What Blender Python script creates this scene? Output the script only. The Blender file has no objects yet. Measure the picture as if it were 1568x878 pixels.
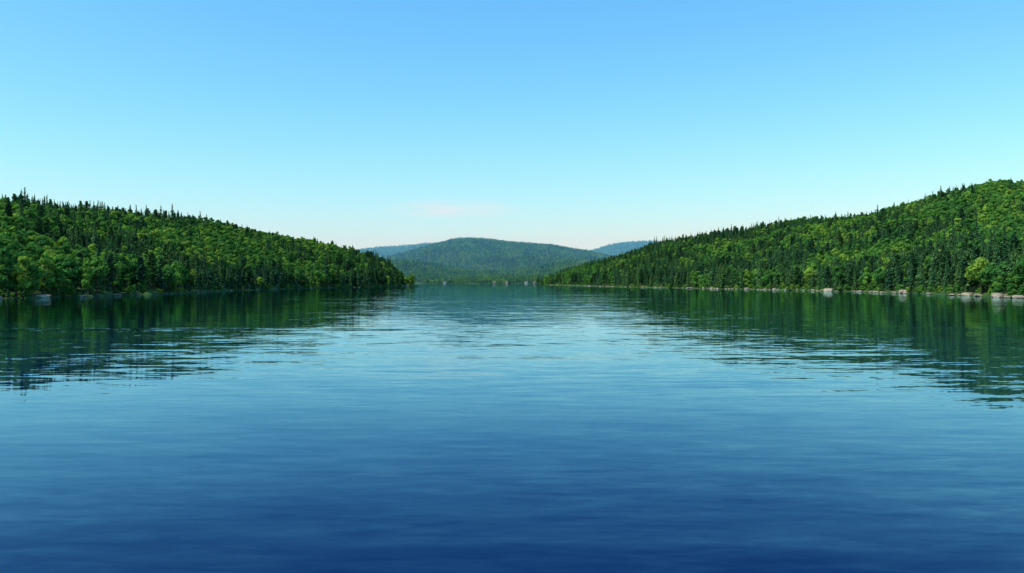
import bpy, math, random
import numpy as np
from mathutils import noise, Vector

random.seed(4); rng = np.random.default_rng(7)
scene = bpy.context.scene
F = 1220.0; CX = 784.0; CAMH = 6.0
R = math.radians

# ------------------------------------------------------------------ helpers
def new_mesh_obj(name, verts, faces, mats=(), midx=None, smooth=False, link=True, attrs=None):
    me = bpy.data.meshes.new(name)
    verts = np.asarray(verts, dtype=np.float32)
    if isinstance(faces, np.ndarray):
        n = faces.shape[1]; nf = faces.shape[0]
        me.vertices.add(len(verts)); me.vertices.foreach_set("co", verts.ravel())
        me.loops.add(nf*n); me.loops.foreach_set("vertex_index", faces.ravel().astype(np.int32))
        me.polygons.add(nf)
        me.polygons.foreach_set("loop_start", np.arange(0, nf*n, n, dtype=np.int32))
        me.update(calc_edges=True)
    else:
        me.from_pydata(verts.tolist(), [], faces); me.update()
    for m in mats: me.materials.append(m)
    if midx is not None: me.polygons.foreach_set("material_index", np.asarray(midx, dtype=np.int32))
    me.polygons.foreach_set("use_smooth", np.full(len(me.polygons), smooth))
    if attrs:
        for k, v in attrs.items():
            a = me.attributes.new(k, 'FLOAT', 'FACE'); a.data.foreach_set("value", np.asarray(v, dtype=np.float32))
    me.validate()
    ob = bpy.data.objects.new(name, me)
    if link: scene.collection.objects.link(ob)
    return ob

def mat(name):
    m = bpy.data.materials.new(name); m.use_nodes = True
    nt = m.node_tree; nt.nodes.clear()
    return m, nt
def N(nt, t, **kw):
    n = nt.nodes.new(t)
    for k, v in kw.items(): setattr(n, k, v)
    return n
def math_n(nt, op, a, b=None, c=None, clamp=False):
    n = nt.nodes.new('ShaderNodeMath'); n.operation = op; n.use_clamp = clamp
    for i, v in enumerate((a, b, c)):
        if v is None: continue
        if isinstance(v, (int, float)): n.inputs[i].default_value = v
        else: nt.links.new(v, n.inputs[i])
    return n.outputs[0]
def vmath(nt, op, a, b=None):
    n = nt.nodes.new('ShaderNodeVectorMath'); n.operation = op
    for i, v in enumerate((a, b)):
        if v is None: continue
        if isinstance(v, tuple): n.inputs[i].default_value = v
        else: nt.links.new(v, n.inputs[i])
    return n.outputs[1] if op in ('LENGTH', 'DOT_PRODUCT') else n.outputs[0]
def mixc(nt, f, a, b, mode='MIX'):
    n = nt.nodes.new('ShaderNodeMix'); n.data_type = 'RGBA'; n.blend_type = mode
    for s, v in ((n.inputs[0], f), (n.inputs[6], a), (n.inputs[7], b)):
        if isinstance(v, (int, float)): s.default_value = v
        elif isinstance(v, tuple): s.default_value = (*v, 1) if len(v) == 3 else v
        else: nt.links.new(v, s)
    return n.outputs[2]
def ramp(nt, f, stops):
    n = nt.nodes.new('ShaderNodeValToRGB'); nt.links.new(f, n.inputs[0])
    e = n.color_ramp.elements
    while len(e) < len(stops): e.new(0.5)
    for el, (p, c) in zip(e, stops): el.position = p; el.color = (*c, 1)
    return n.outputs[0]

# ------------------------------------------------------------------ materials
def leaf_mat(name, stops, trans=0.35, var=0.5):
    m, nt = mat(name)
    oi = N(nt, 'ShaderNodeObjectInfo')
    # stand-to-stand variation (soil, species age) over ~80 m plus tree-to-tree randomness
    sn = N(nt, 'ShaderNodeTexNoise'); sn.inputs['Scale'].default_value = 0.013; sn.inputs['Detail'].default_value = 2
    nt.links.new(oi.outputs['Location'], sn.inputs['Vector'])
    f = math_n(nt, 'MULTIPLY_ADD', sn.outputs[0], 1.5, -0.75)
    f = math_n(nt, 'ADD', f, oi.outputs['Random'], clamp=True)
    col = ramp(nt, f, stops)
    at = N(nt, 'ShaderNodeAttribute'); at.attribute_name = 'tint'
    v = math_n(nt, 'MULTIPLY_ADD', at.outputs['Fac'], var, 1 - var*0.5)
    hs = N(nt, 'ShaderNodeHueSaturation'); nt.links.new(col, hs.inputs['Color']); nt.links.new(v, hs.inputs['Value'])
    c = hs.outputs[0]
    d = N(nt, 'ShaderNodeBsdfDiffuse'); t = N(nt, 'ShaderNodeBsdfTranslucent')
    nt.links.new(c, d.inputs[0]); nt.links.new(mixc(nt, 1.0, c, (1.25, 1.15, 0.6), 'MULTIPLY'), t.inputs[0])
    mx = N(nt, 'ShaderNodeMixShader'); mx.inputs[0].default_value = trans
    nt.links.new(d.outputs[0], mx.inputs[1]); nt.links.new(t.outputs[0], mx.inputs[2])
    o = N(nt, 'ShaderNodeOutputMaterial'); nt.links.new(mx.outputs[0], o.inputs[0])
    return m
BROAD = leaf_mat('broadleaf_foliage', [(0.0, (0.045, 0.145, 0.036)), (0.4, (0.076, 0.205, 0.042)), (0.75, (0.12, 0.265, 0.045)), (1.0, (0.205, 0.34, 0.052))], 0.34, 0.7)
CONIF = leaf_mat('conifer_needles', [(0.0, (0.024, 0.073, 0.036)), (0.5, (0.038, 0.104, 0.040)), (1.0, (0.064, 0.14, 0.042))], 0.14, 0.55)

def simple_mat(name, c1, c2, scale=1.0, rough=0.9, bump=0.0):
    m, nt = mat(name)
    g = N(nt, 'ShaderNodeNewGeometry')
    nz = N(nt, 'ShaderNodeTexNoise'); nz.inputs['Scale'].default_value = scale; nz.inputs['Detail'].default_value = 6
    nt.links.new(g.outputs['Position'], nz.inputs['Vector'])
    c = ramp(nt, nz.outputs[0], [(0.35, c1), (0.65, c2)])
    p = N(nt, 'ShaderNodeBsdfPrincipled'); nt.links.new(c, p.inputs['Base Color']); p.inputs['Roughness'].default_value = rough
    p.inputs['Specular IOR Level'].default_value = 0.2
    if bump:
        b = N(nt, 'ShaderNodeBump'); b.inputs['Strength'].default_value = bump; nt.links.new(nz.outputs[0], b.inputs['Height'])
        nt.links.new(b.outputs[0], p.inputs['Normal'])
    o = N(nt, 'ShaderNodeOutputMaterial'); nt.links.new(p.outputs[0], o.inputs[0])
    return m
BARK = simple_mat('bark', (0.05, 0.035, 0.025), (0.12, 0.095, 0.07), 3)
SOIL = simple_mat('forest_floor', (0.018, 0.045, 0.01), (0.04, 0.085, 0.016), 0.08)
ROCK = simple_mat('granite', (0.15, 0.12, 0.085), (0.38, 0.31, 0.22), 0.5, 0.85, bump=0.5)
WALLW = simple_mat('painted_clapboard', (0.42, 0.42, 0.38), (0.5, 0.5, 0.46), 0.6)
WALLB = simple_mat('stained_wood', (0.22, 0.14, 0.09), (0.3, 0.2, 0.13), 0.6)
ROOF = simple_mat('shingles', (0.12, 0.10, 0.10), (0.2, 0.17, 0.16), 0.8)
GLASS = simple_mat('window_glass', (0.03, 0.04, 0.05), (0.05, 0.06, 0.08), 0.5, 0.1)

# ------------------------------------------------------------------ trees
class Acc:
    def __init__(s): s.v = []; s.f = []; s.m = []; s.t = []; s.n = 0
    def quads(s, c, u, w, tint):
        n = len(c)
        v = np.stack([c-u-w, c+u-w, c+u+w, c-u+w], 1).reshape(-1, 3)
        s.v.append(v); s.f.append(np.arange(n*4).reshape(n, 4)+s.n); s.n += n*4
        s.m.append(np.zeros(n)); s.t.append(np.broadcast_to(tint, (n,)))
    def tube(s, p0, p1, r0, r1, k=6):
        p0 = np.array(p0, float); p1 = np.array(p1, float); d = p1-p0; d /= np.linalg.norm(d)
        a = np.cross(d, [0.3, 0.9, 0.1]); a /= np.linalg.norm(a); b = np.cross(d, a)
        an = np.arange(k)*2*math.pi/k
        ring = np.cos(an)[:, None]*a+np.sin(an)[:, None]*b
        s.v.append(np.vstack([p0+ring*r0, p1+ring*r1]))
        f = np.array([[i, (i+1) % k, k+(i+1) % k, k+i] for i in range(k)])+s.n
        s.f.append(f); s.n += 2*k; s.m.append(np.ones(k)); s.t.append(np.full(k, .5))
    def make(s, name, leaf):
        return new_mesh_obj(name, np.vstack(s.v), np.vstack(s.f), (leaf, BARK), np.concatenate(s.m), link=False, attrs={'tint': np.concatenate(s.t)})

def unit(a): return a/np.maximum(np.linalg.norm(a, axis=1, keepdims=True), 1e-6)
def frames(nrm):
    n = len(nrm); h = unit(rng.normal(size=(n, 3)))
    u = unit(np.cross(nrm, h)); w = np.cross(nrm, u); return u, w
def broadleaf(name, H, Rc, nl, squash):
    A = Acc()
    A.tube((0, 0, -1), (0.1, 0, H*0.45), 0.28, 0.18); A.tube((0.1, 0, H*0.45), (0, 0.2, H*0.85), 0.18, 0.05)
    cz = H*0.58
    for i in range(nl):
        while True:
            p = rng.uniform(-1, 1, 3)
            if 0.35 < np.linalg.norm(p) < 0.95: break
        lr = Rc*rng.uniform(0.24, 0.46)
        c = np.array([p[0]*Rc*0.75, p[1]*Rc*0.75, cz+p[2]*H*0.36*squash])
        if i == 0: c = np.array([0, 0, H-lr])
        c[2] = min(c[2], H-lr*0.8)
        A.tube((0.05, 0, max(H*0.25, c[2]-lr*1.5)), c, 0.10, 0.03, 4)
        n = int(70*(lr/1.6)**2)+35
        d = unit(rng.normal(size=(n, 3))); d[:, 2] = np.where(rng.random(n) < 0.65, np.abs(d[:, 2]), d[:, 2])
        rad = lr*rng.uniform(0.6, 1.2, (n, 1))
        pos = c+d*rad*np.array([1, 1, 0.85])
        nr = unit(d+rng.normal(size=(n, 3))*0.4)
        u, w = frames(nr); sz = rng.uniform(0.22, 0.48, (n, 1))
        A.quads(pos, u*sz, w*sz*rng.uniform(0.6, 1, (n, 1)), np.clip(rng.uniform(0.1, 0.9)+rng.normal(size=n)*0.12, 0, 1))
    return A.make(name, BROAD)
def spruce(name, H, Rc, pw=0.85, base=0.1):
    A = Acc(); A.tube((0, 0, -1), (0, 0, H*0.98), 0.24, 0.03)
    z = H*base; 
    while z < H*0.99:
        k = z/H; rr = Rc*min(1, (k-base+0.12)*5)*(1-k)**pw*rng.uniform(0.75, 1.15)+0.10
        nb = 7 if rr > 1 else 5
        a0 = rng.uniform(0, 6.28)
        for b in range(nb):
            a = a0+b*6.283/nb+rng.normal()*0.25; rb = rr*rng.uniform(0.65, 1.15)
            ns = max(2, int(rb/0.8)+1)
            t = (np.arange(ns)+0.7)/ns
            out = np.array([math.cos(a), math.sin(a), 0]); side = np.array([-math.sin(a), math.cos(a), 0])
            pos = out*(t*rb)[:, None]; pos[:, 2] = z-0.35*rb*t+0.1*rb*t*t+rng.normal(size=ns)*0.08
            u = np.tile(out*rb/ns*0.7, (ns, 1)); u[:, 2] = -0.35*rb/ns
            ww = (0.16+0.36*(1-t*0.7)*min(rb, 2)/2)[:, None]*side; ww[:, 2] += rng.normal(size=ns)*0.14
            A.quads(pos, u, ww, np.clip(0.25+0.6*t+rng.normal(size=ns)*0.1, 0, 1))
        z += 0.38+0.28*(1-k)+rng.uniform(0, .1)
    return A.make(name, CONIF)
def pine(name, H, Rc):
    A = Acc(); A.tube((0, 0, -1), (0.15, 0, H*0.55), 0.3, 0.2); A.tube((0.15, 0, H*.55), (0, 0.1, H*.98), 0.2, 0.04)
    z = H*0.28
    while z < H:
        k = z/H; nb = rng.integers(3, 6); a0 = rng.uniform(0, 6.28)
        for b in range(nb):
            a = a0+b*6.283/nb+rng.normal()*0.35
            rb = Rc*(1.08-k)**0.8*rng.uniform(0.5, 1.1)*min(1, (k-0.15)*3.5)
            tip = np.array([math.cos(a)*rb, math.sin(a)*rb, z+0.18*rb]); A.tube((0, 0, z-0.2), tip, 0.07, 0.02, 4)
            for q in (0.55, 0.95):
                n = 18; c = np.array([tip[0]*q, tip[1]*q, z+0.18*rb*q]); s = 0.40+0.42*rb*0.45
                pos = c+rng.normal(size=(n, 3))*np.array([s*.6, s*.6, 0.22]); nr = unit(rng.normal(size=(n, 3))*0.6+[0, 0, 1])
                u, w = frames(nr); sz = rng.uniform(0.18, 0.36, (n, 1)); A.quads(pos, u*sz, w*sz, np.clip(rng.uniform(.2, .8)+rng.normal(size=n)*.1, 0, 1))
        z += rng.uniform(0.8, 1.3)*H/18
    return A.make(name, CONIF)

tcol = bpy.data.collections.new('tree_species')
trees = {}
def reg(kind, ob): tcol.objects.link(ob); trees.setdefault(kind, []).append(ob.name)
reg('B', broadleaf('maple_tree', 13, 4.2, 16, 1.05)); reg('B', broadleaf('oak_tree', 12, 4.8, 17, 0.9))
reg('B', broadleaf('birch_tree', 14.5, 3.2, 14, 1.15)); reg('B', broadleaf('beech_tree', 11.5, 4.0, 15, 1.0))
reg('B', broadleaf('ash_tree', 13.5, 3.5, 13, 1.1))
reg('S', spruce('spruce_tree', 17, 2.8, 0.95)); reg('S', spruce('fir_tree', 16, 2.1, 1.05, 0.06)); reg('S', spruce('hemlock_tree', 15, 3.0, 0.9, 0.14))
reg('P', pine('white_pine_tree', 17, 3.6)); reg('P', pine('red_pine_tree', 15.5, 3.1))
order = {n: i for i, n in enumerate(sorted(o.name for o in tcol.objects))}

def forest_group():
    ng = bpy.data.node_groups.new('forest_scatter', 'GeometryNodeTree')
    ng.interface.new_socket('Geometry', in_out='INPUT', socket_type='NodeSocketGeometry')
    ng.interface.new_socket('Geometry', in_out='OUTPUT', socket_type='NodeSocketGeometry')
    gi = ng.nodes.new('NodeGroupInput'); go = ng.nodes.new('NodeGroupOutput')
    ci = ng.nodes.new('GeometryNodeCollectionInfo'); ci.inputs['Collection'].default_value = tcol
    ci.inputs['Separate Children'].default_value = True; ci.inputs['Reset Children'].default_value = True
    ip = ng.nodes.new('GeometryNodeInstanceOnPoints'); ip.inputs['Pick Instance'].default_value = True
    def na(nm, t):
        n = ng.nodes.new('GeometryNodeInputNamedAttribute'); n.data_type = t; n.inputs['Name'].default_value = nm
        return [o for o in n.outputs if o.enabled and o.name == 'Attribute'][0]
    L = ng.links.new
    L(gi.outputs[0], ip.inputs['Points']); L(ci.outputs[0], ip.inputs['Instance'])
    L(na('idx', 'INT'), ip.inputs['Instance Index'])
    L(na('rot', 'FLOAT_VECTOR'), ip.inputs['Rotation']); L(na('scl', 'FLOAT_VECTOR'), ip.inputs['Scale'])
    L(ip.outputs[0], go.inputs[0])
    return ng
NG = forest_group()
def make_forest(name, pts, idx, scl):
    n = len(pts); me = bpy.data.meshes.new(name); me.vertices.add(n)
    me.vertices.foreach_set('co', np.asarray(pts, np.float32).ravel())
    a = me.attributes.new('idx', 'INT', 'POINT'); a.data.foreach_set('value', np.asarray(idx, np.int32))
    rot = np.stack([rng.normal(size=n)*.03, rng.normal(size=n)*.03, rng.uniform(0, 6.28, n)], 1).astype(np.float32)
    a = me.attributes.new('rot', 'FLOAT_VECTOR', 'POINT'); a.data.foreach_set('vector', rot.ravel())
    a = me.attributes.new('scl', 'FLOAT_VECTOR', 'POINT'); a.data.foreach_set('vector', np.asarray(scl, np.float32).ravel())
    ob = bpy.data.objects.new(name, me); scene.collection.objects.link(ob)
    md = ob.modifiers.new('scatter', 'NODES'); md.node_group = NG
    print(name, n)

# ------------------------------------------------------------------ hills
def nz(x, y, s, seed=0): return noise.noise(Vector((x/s, y/s, seed*7.3)))
class Hill:
    def __init__(s, shore, dr, top, th=12.0, amp=6.0, ns=90.0, jit=0.012, ease=1.5, seed=1, rn=0.35):
        s.sp, s.sd = zip(*shore); s.rp, s.rd = zip(*dr); s.tp, s.tt = zip(*top); s.rn = rn
        s.th, s.amp, s.ns, s.jit, s.ease, s.seed = th, amp, ns, jit, ease, seed
    def ds(s, px):
        d = np.interp(px, s.sp, s.sd)
        return d*(1+s.jit*(math.sin(px*0.071+s.seed)+0.6*math.sin(px*0.173+2*s.seed)+.4*math.sin(px*.41)))
    def dr(s, px): return max(np.interp(px, s.rp, s.rd), s.ds(px)+25)
    def top(s, px): return sum(np.interp(px+o, s.tp, s.tt) for o in (-9, -3, 3, 9))/4
    def z(s, px, d):
        a, b = s.ds(px), s.dr(px); x = (px-CX)/F*d
        if d < a: return max(-4.0, 0.6-(a-d)*0.25) if d > a-2.4 else max(-4, -(a-d-2.4)*0.5)
        t = (d-a)/(b-a)
        a0 = (1.2+s.th-CAMH)/a*F; aR = max(s.top(px), a0*0.3)
        def base(t, d): return (a0+(aR-a0)*(1-(1-t)**s.ease))*d/F+CAMH-s.th
        n = (nz(x, d, s.ns, s.seed)+0.5*nz(x, d, s.ns*0.4, s.seed+1))*s.amp
        if t <= 1:
            z = base(t, d)+n*min(1, t*4)*(s.rn+(1-s.rn)*min(1, (1-t)*3))-abs(n)*s.rn
            return max(z, 0.6+min(t*4, 1)*1.0)
        zR = max(base(1, b)+n*0.05, 1.6)
        return max(zR-(d-b)*0.22-0.0006*(d-b)**2, -4)
    def mesh(s, name, p0, p1, n=260, m=90, back=1.0):
        V = []; cols = np.linspace(p0, p1, n)
        ts = np.concatenate([[-0.02, -0.001], np.linspace(0, 1, m), 1+np.linspace(0.03, back, 20)])
        for px in cols:
            a, b = s.ds(px), s.dr(px)
            for t in ts:
                d = a+(b-a)*t if t >= 0 else a-(6 if t < -0.01 else 2.0)
                V.append(((px-CX)/F*d, d, s.z(px, d)))
        k = len(ts); i, j = np.meshgrid(np.arange(n-1), np.arange(k-1), indexing='ij')
        q = (i*k+j).ravel(); Fc = np.stack([q, q+k, q+k+1, q+1], 1)
        return new_mesh_obj(name, V, Fc, (SOIL,), smooth=True)
    def scatter(s, name, p0, p1, sp, conf, tmax=1.12, tmin=0.0, sc=1.0, shrub=True, tall=1.3):
        D0 = min(s.ds(p) for p in np.linspace(p0, p1, 60)); D1 = max(s.dr(p)+120 for p in np.linspace(p0, p1, 60))
        pts, idx, scl = [], [], []
        y = D0
        while y < D1:
            x0 = (p0-CX)/F*y; x1 = (p1-CX)/F*y
            x = x0
            while x < x1:
                xx = x+random.uniform(-.45, .45)*sp; yy = y+random.uniform(-.45, .45)*sp
                x += sp
                px = CX+F*xx/yy
                a, b = s.ds(px), s.dr(px)
                if yy < a+1.0 or yy > b+(b-a)*(tmax-1)+10: continue
                t = (yy-a)/(b-a)
                if t < tmin: continue
                z = s.z(px, yy)
                if z < 0.4: continue
                c = conf(px, t, xx, yy)
                c += 1.1*nz(xx, yy, 60*sc, 5)+0.6*nz(xx, yy, 22*sc, 6)
                r = random.random()
                if r < c: kind = 'S' if random.random() < 0.8 else 'P'
                else: kind = 'B'
                k = random.choice(trees[kind])
                g = sc*random.uniform(0.70, 1.12)
                if kind == 'S': g *= random.uniform(0.82, 1.12)
                if t < 0.06: g *= 1.15 if random.random() < .6 else .6
                if kind == 'S' and random.random() < 0.12: g *= tall
                w = g*random.uniform(0.85, 1.12)
                pts.append((xx, yy, z-0.2)); idx.append(order[k]); scl.append((w, w, g))
            y += sp
        if shrub:      # undergrowth right along the bank
            px = p0
            while px < p1:
                D = s.ds(px); d = D+random.uniform(-0.8, 2.5); z = s.z(px, d)
                if random.random() < 0.75:
                    g = random.uniform(0.14, 0.42)*sc; w = g*1.3
                    pts.append(((px-CX)/F*d, d, z-0.25*g*13)); idx.append(order[random.choice(trees['B' if random.random() < .75 else 'S'])]); scl.append((w, w, g))
                px += 1.7*sc*F/D*random.uniform(.5, 1.2)
        make_forest(name, pts, idx, scl)

left = Hill(
    [(-1500, 96), (-600, 160), (-200, 225), (0, 281), (150, 332), (260, 400), (370, 563), (480, 732), (560, 900), (600, 1000), (622, 1045), (640, 1090)],
    [(-1500, 330), (-600, 420), (-200, 520), (0, 600), (150, 680), (300, 830), (400, 920), (500, 1020), (560, 1090), (600, 1130), (622, 1110), (640, 1120)],
    [(-1500, 150), (-600, 150), (-200, 143), (0, 129), (50, 123), (100, 116), (200, 109), (250, 106), (300, 100), (350, 90), (400, 78), (500, 59), (560, 45), (590, 34), (606, 22), (622, 4), (640, -8)], seed=1)
right = Hill(
    [(836, 1530), (845, 1464), (880, 1230), (920, 1050), (960, 915), (1000, 840), (1050, 740), (1100, 665), (1190, 580), (1250, 523), (1330, 460), (1400, 406), (1470, 352), (1540, 308), (1568, 293), (1800, 225), (2300, 150), (3200, 100)],
    [(836, 1550), (845, 1530), (880, 1500), (920, 1480), (960, 1420), (1000, 1350), (1100, 1200), (1190, 1100), (1330, 1000), (1400, 950), (1540, 850), (1568, 820), (1800, 650), (2300, 450), (3200, 350)],
    [(836, -3), (845, 5), (860, 13), (880, 21), (920, 31), (960, 43), (1000, 57), (1020, 64), (1050, 68), (1100, 76), (1150, 83), (1190, 91), (1212, 97), (1250, 98), (1330, 105), (1400, 123), (1470, 146), (1510, 154), (1540, 155), (1568, 153), (1800, 140), (2300, 140), (3200, 150)], seed=2, amp=8)
mid = Hill([(825, 2120), (900, 2050), (1000, 2000), (1400, 2000)], [(825, 2200), (900, 2400), (1000, 2500), (1400, 2500)],
    [(825, -1), (835, 5), (860, 18), (900, 30), (940, 38), (1000, 42), (1400, 50)], seed=3, amp=8, jit=0.004)
low = Hill([(640, 2560), (720, 2500), (800, 2460), (870, 2440)], [(640, 2640), (720, 2640), (800, 2630), (870, 2640)],
    [(640, -2), (670, 0), (700, 6), (720, 10), (780, 10), (830, 12), (870, 14)], seed=8, amp=3, jit=0.003, rn=0.2)
foot = Hill([(500, 2750), (900, 2700)], [(500, 3150), (900, 3100)],
    [(500, 25), (560, 30), (600, 35), (640, 34), (680, 26), (720, 19), (760, 17), (800, 21), (840, 30), (900, 40)], seed=9, amp=10, ns=200, jit=0.003, rn=0.2)
far = Hill([(-2500, 2700), (560, 3150), (700, 3150), (840, 3100), (1000, 3000), (4000, 2700)], [(-2500, 4000), (4000, 4200)],
    [(-2500, 50), (300, 55), (480, 30), (560, 30), (600, 42), (640, 52), (668, 59), (690, 65), (712, 66), (745, 65), (775, 62), (800, 60), (840, 57), (880, 51), (910, 46), (930, 40), (980, 30), (1050, 40), (1300, 60), (4000, 50)],
    seed=4, amp=42, ns=420, jit=0.003, ease=1.6, rn=0.08)
backl = Hill([(-800, 5200), (800, 5200)], [(-800, 6200), (800, 6200)], [(-800, 40), (300, 52), (480, 42), (540, 48), (580, 53), (620, 55), (660, 59), (700, 58), (740, 50), (800, 40)], seed=5, amp=12, ns=500, jit=0.003, rn=.1)
backr = Hill([(820, 5400), (2600, 5400)], [(820, 6600), (2600, 6600)], [(820, 35), (880, 41), (915, 50), (935, 57), (955, 60), (980, 62), (1005, 62), (1060, 57), (1200, 45), (2600, 45)], seed=6, amp=12, ns=500, jit=0.003, rn=.1)

left.mesh('wooded_hill', -1500, 640, 330)
right.mesh('wooded_hill', 836, 3200, 330)
mid.mesh('wooded_hill', 825, 1400, 90, 40)
low.mesh('wooded_shore', 640, 870, 80, 20)
foot.mesh('wooded_foothill', 500, 900, 120, 40)
far.mesh('distant_hill', -2500, 4000, 500, 70)
backl.mesh('distant_hill', -800, 800, 120, 40)
backr.mesh('distant_hill', 820, 2600, 120, 40)

def conf_left(px, t, x, y):
    c = 0.26
    if t < 0.12: c = 0.68
    if t > 0.85: c = 0.6 if px < 260 else 0.4
    if px > 480: c += 0.2
    return c
def conf_right(px, t, x, y):
    c = 0.20
    if t < 0.22: c = 0.66
    if px < 1230: c += 0.24
    if 990 < px < 1200 and t > 0.75: c = 1.0
    return c
left.scatter('forest', -230, 634, 5.2, conf_left)
right.scatter('forest', 838, 1800, 5.4, conf_right)
mid.scatter('forest', 825, 1050, 9, lambda p, t, x, y: 0.5, sc=1.1)
low.scatter('forest', 650, 850, 8, lambda p, t, x, y: -0.4, sc=0.9, tall=1)
foot.scatter('forest', 540, 880, 10, lambda p, t, x, y: 0.15, sc=1.1, tall=1, shrub=False)
far.scatter('forest', 540, 1010, 11.5, lambda p, t, x, y: 0.3, sc=1.3, tmax=1.03, tmin=0.1, tall=1, shrub=False)
backl.scatter('forest', 500, 720, 17, lambda p, t, x, y: 0.3, sc=1.7, tmin=0.6, tmax=1.03, tall=1, shrub=False)
backr.scatter('forest', 900, 1040, 17, lambda p, t, x, y: 0.3, sc=1.7, tmin=0.6, tmax=1.03, tall=1, shrub=False)

# ------------------------------------------------------------------ shoreline rocks
import bmesh
def boulders(name, hill, p0, p1, step, dens):
    bm = bmesh.new(); bmesh.ops.create_icosphere(bm, subdivisions=2, radius=1)
    bv = np.array([v.co[:] for v in bm.verts]); bf = np.array([[v.index for v in f.verts] for f in bm.faces]); bm.free()
    V = []; Fc = []; off = 0; px = p0
    while px < p1:
        D = hill.ds(px)
        cl = nz(px, 0, 23, 9)
        if random.random() < dens*(1.0+1.8*cl):
            w = random.uniform(0.4, 1.4)*(1.0 if random.random() < .85 else 1.9); h = w*random.uniform(0.3, 0.65)
            dd = D-1.8+random.uniform(-1.3, 3.0)
            o = Vector((random.random()*99, 0, 0)); sx = w*random.uniform(0.9, 2.0)
            disp = np.array([1+0.35*noise.noise(Vector(p)*1.4+o)+.15*noise.noise(Vector(p)*3.5+o) for p in bv])[:, None]
            p = bv*disp; p = np.clip(p, -0.85, 0.8)
            a = random.uniform(0, 6.28) if sx < 1.5*w else random.uniform(-.5, .5)+math.atan2(1, 0.35)
            q = p*np.array([sx, w, h]); 
            q = np.stack([q[:, 0]*math.cos(a)-q[:, 1]*math.sin(a), q[:, 0]*math.sin(a)+q[:, 1]*math.cos(a), q[:, 2]], 1)
            V.append(q+np.array([(px-CX)/F*dd, dd, 0.25+0.25*h])); Fc.append(bf+off); off += len(bv)
        px += step*(400/D)*random.uniform(.6, 1.4)
    return new_mesh_obj(name, np.vstack(V), np.vstack(Fc), (ROCK,))
boulders('shoreline_rocks', right, 842, 1900, 3.4, 0.65)
boulders('shoreline_rocks', left, -400, 626, 4.5, 0.1)

# ------------------------------------------------------------------ lakeside cottages
def box(x0, x1, y0, y1, z0, z1):
    v = [(x0, y0, z0), (x1, y0, z0), (x1, y1, z0), (x0, y1, z0), (x0, y0, z1), (x1, y0, z1), (x1, y1, z1), (x0, y1, z1)]
    f = [(0, 3, 2, 1), (4, 5, 6, 7), (0, 1, 5, 4), (1, 2, 6, 5), (2, 3, 7, 6), (3, 0, 4, 7)]
    return v, f
def cottage(px, D, w, wall, rz):
    e = bpy.data.objects.new('lakeside_cottage', None); scene.collection.objects.link(e)
    z0 = 1.5
    e.location = ((px-CX)/F*D, D, z0); e.rotation_euler = (0, 0, rz)
    d = w*0.7; h = 3.6; rh = 2.6
    def add(nm, v, f, m):
        o = new_mesh_obj(nm, v, f, (m,)); o.parent = e
    v, f = box(-w/2, w/2, -d/2, d/2, -2, h)
    v += [(-w/2, 0, h+rh), (w/2, 0, h+rh)]; f += [(4, 7, 8), (5, 9, 6)]
    add('walls', v, f, wall)
    o = 0.5; t = .25
    v = []; f = []
    for sg in (-1, 1):
        b = len(v); ye = sg*(d/2+o); ze = h-o*rh/(d/2)
        v += [(-w/2-o, ye, ze+.03), (w/2+o, ye, ze+.03), (w/2+o, 0, h+rh+.03), (-w/2-o, 0, h+rh+.03),
              (-w/2-o, ye, ze+t), (w/2+o, ye, ze+t), (w/2+o, 0, h+rh+t), (-w/2-o, 0, h+rh+t)]
        f += [tuple(b+i for i in q) for q in ((0, 1, 2, 3), (4, 5, 6, 7), (0, 1, 5, 4), (1, 2, 6, 5), (3, 0, 4, 7))]
    add('roof', v, f, ROOF)
    v = []; f = []
    for k in range(4):
        if k == 2: continue
        cx = -w/2+w*(k+0.5)/4
        a, b = box(cx-.6, cx+.6, -d/2-.06, -d/2+.02, 1.0, 2.3); n = len(v); v += a; f += [tuple(n+i for i in q) for q in b]
    add('windows', v, f, GLASS)
    a, b = box(-w/2+w*2.5/4-.5, -w/2+w*2.5/4+.5, -d/2-.07, -d/2+.02, 0, 2.1); add('door', a, b, WALLB)
    a, b = box(w*.2, w*.2+.8, .6, 1.4, h+1, h+rh+1.0); add('chimney', a, b, ROCK)
for px, w, wl, rz in ((681, 9, WALLW, .2), (757, 9, WALLB, .1), (776, 8, WALLB, -.2), (806, 9, WALLW, .1), (820, 11, WALLB, .3)):
    cottage(px, low.ds(px)+1, w, wl, rz)

# ------------------------------------------------------------------ water
m, nt = mat('lake_water')
g = N(nt, 'ShaderNodeNewGeometry')
def wave(sx, sy, seed, detail=2.0, rough=0.5, dist=0.0):
    v = vmath(nt, 'MULTIPLY', g.outputs['Position'], (sx, sy, 0.0)); v = vmath(nt, 'ADD', v, (seed, seed*1.7, seed))
    n = N(nt, 'ShaderNodeTexNoise'); n.inputs['Scale'].default_value = 1; n.inputs['Detail'].default_value = detail; n.inputs['Roughness'].default_value = rough
    n.inputs['Distortion'].default_value = dist
    nt.links.new(v, n.inputs['Vector'])
    return n
def slope(n, ax, ay):
    c = vmath(nt, 'SUBTRACT', n.outputs['Color'], (0.5, 0.5, 0.5)); return vmath(nt, 'MULTIPLY', c, (ax, ay, 0))
w0 = slope(wave(0.04, 0.16, 71), 0.006, 0.018)
w1 = slope(wave(0.11, 0.55, 3, dist=.3), 0.012, 0.052)
w2 = slope(wave(0.36, 1.6, 11, dist=.4), 0.016, 0.09)
w3 = slope(wave(1.8, 6.0, 23, 1), 0.015, 0.035)
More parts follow.
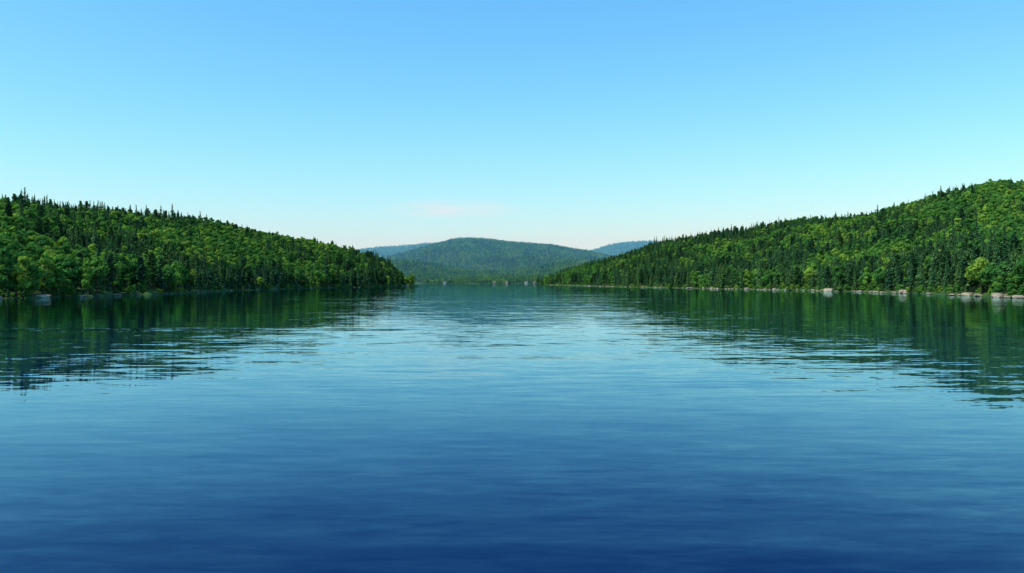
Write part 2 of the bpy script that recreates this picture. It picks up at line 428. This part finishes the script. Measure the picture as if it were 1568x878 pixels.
# ruffled / calm patches and wind lanes
def mrange(src, a, b, c, d):
    pf = N(nt, 'ShaderNodeMapRange'); pf.interpolation_type = 'SMOOTHSTEP'
    for i, x in enumerate((a, b, c, d)): pf.inputs[i+1].default_value = x
    nt.links.new(src, pf.inputs[0]); return pf.outputs[0]
pf = mrange(wave(0.006, 0.022, 40, 3).outputs[0], 0.38, 0.62, 0.5, 1.05)
ln = mrange(wave(0.0035, 0.045, 57, 1).outputs[0], 0.64, 0.69, 0.0, 1.3)
gain = math_n(nt, 'ADD', pf, ln)
s = vmath(nt, 'ADD', w1, w2); s = vmath(nt, 'ADD', s, w3); s = vmath(nt, 'ADD', s, w0)
sc = N(nt, 'ShaderNodeVectorMath'); sc.operation = 'SCALE'; nt.links.new(s, sc.inputs[0]); nt.links.new(gain, sc.inputs['Scale'])
nn = vmath(nt, 'NORMALIZE', vmath(nt, 'ADD', sc.outputs[0], (0, 0, 1)))
df = N(nt, 'ShaderNodeBsdfDiffuse'); df.inputs['Color'].default_value = (0.0001, 0.0060, 0.048, 1)
gl = N(nt, 'ShaderNodeBsdfGlossy'); gl.inputs['Color'].default_value = (0.58, 0.90, 1.0, 1); gl.inputs['Roughness'].default_value = 0.02
fr = N(nt, 'ShaderNodeFresnel'); fr.inputs['IOR'].default_value = 1.27
nt.links.new(nn, gl.inputs['Normal']); nt.links.new(nn, fr.inputs['Normal'])
fac = math_n(nt, 'MULTIPLY_ADD', fr.outputs[0], 1.38, -0.085, clamp=True)
mx = N(nt, 'ShaderNodeMixShader'); nt.links.new(fac, mx.inputs[0]); nt.links.new(df.outputs[0], mx.inputs[1]); nt.links.new(gl.outputs[0], mx.inputs[2])
o = N(nt, 'ShaderNodeOutputMaterial'); nt.links.new(mx.outputs[0], o.inputs[0])
S = 30000
new_mesh_obj('lake_water', [(-S, -S, 0), (S, -S, 0), (S, S, 0), (-S, S, 0)], [(0, 1, 2, 3)], (m,))

# ------------------------------------------------------------------ valley haze (real scattering volume)
m, nt = mat('valley_haze')
vs = N(nt, 'ShaderNodeVolumeScatter'); vs.inputs['Color'].default_value = (0.22, 0.68, 1, 1); vs.inputs['Density'].default_value = 1.9e-4; vs.inputs['Anisotropy'].default_value = 0.1
o = N(nt, 'ShaderNodeOutputMaterial'); nt.links.new(vs.outputs[0], o.inputs['Volume'])
v, f = box(-9000, 9000, 2150, 9500, -6, 500)
new_mesh_obj('valley_haze', v, f, (m,))

# ------------------------------------------------------------------ sky + sun
EL, AZ = 50.0, -114.0      # azimuth measured from +Y towards +X
w = bpy.data.worlds.new('World'); scene.world = w; w.use_nodes = True; nt = w.node_tree; nt.nodes.clear()
sky = N(nt, 'ShaderNodeTexSky'); sky.sky_type = 'NISHITA'; sky.sun_disc = False
sky.sun_elevation = R(EL); sky.sun_rotation = R(AZ); sky.air_density = 1.0; sky.dust_density = 0.3; sky.ozone_density = 1.5
sp = N(nt, 'ShaderNodeSeparateColor'); nt.links.new(sky.outputs[0], sp.inputs[0])
cb = N(nt, 'ShaderNodeCombineColor')
for i, (k, gm) in enumerate(((1.16, 1.22), (1.36, 0.84), (1.22, 0.35))):
    x = math_n(nt, 'MULTIPLY', sp.outputs[i], 0.13); x = math_n(nt, 'POWER', x, gm); x = math_n(nt, 'MULTIPLY', x, k*10)
    nt.links.new(x, cb.inputs[i])
# one faint wisp of cirrus low over the end of the lake
tc = N(nt, 'ShaderNodeTexCoord')
cv = vmath(nt, 'MULTIPLY', tc.outputs['Generated'], (14, 14, 110)); cn = N(nt, 'ShaderNodeTexNoise'); cn.inputs['Scale'].default_value = 1; cn.inputs['Detail'].default_value = 5
nt.links.new(cv, cn.inputs['Vector'])
dv = vmath(nt, 'SUBTRACT', tc.outputs['Generated'], (-0.075, 0.993, 0.091)); dv = vmath(nt, 'MULTIPLY', dv, (11, 3, 75))
ln_ = vmath(nt, 'LENGTH', dv)
cm = math_n(nt, 'SUBTRACT', 1.0, ln_, clamp=True)
cf = math_n(nt, 'MULTIPLY_ADD', cn.outputs[0], 2.5, -0.7, clamp=True)
cf = math_n(nt, 'MULTIPLY', cf, cm)
final = mixc(nt, cf, cb.outputs[0], (9.0, 9.3, 9.5))
bg = N(nt, 'ShaderNodeBackground'); bg.inputs[1].default_value = 0.1; nt.links.new(final, bg.inputs[0])
o = N(nt, 'ShaderNodeOutputWorld'); nt.links.new(bg.outputs[0], o.inputs[0])

sd = bpy.data.lights.new('sun', 'SUN'); sd.energy = 5.0; sd.angle = R(0.5); sd.color = (1, 0.95, 0.86)
so = bpy.data.objects.new('sun', sd); scene.collection.objects.link(so)
dirv = Vector((math.sin(R(AZ))*math.cos(R(EL)), math.cos(R(AZ))*math.cos(R(EL)), math.sin(R(EL))))
so.rotation_euler = dirv.to_track_quat('Z', 'Y').to_euler(); so.location = (0, 0, 200)

cd = bpy.data.cameras.new('camera'); cd.sensor_width = 36; cd.lens = 36*F/1568; cd.clip_end = 60000; cd.clip_start = 0.1
co = bpy.data.objects.new('camera', cd); scene.collection.objects.link(co); co.location = (0, 0, CAMH)
co.rotation_euler = (R(90)-math.atan(7/F), 0, 0); scene.camera = co
scene.view_settings.view_transform = 'Standard'; scene.view_settings.look = 'None'; scene.view_settings.exposure = 0
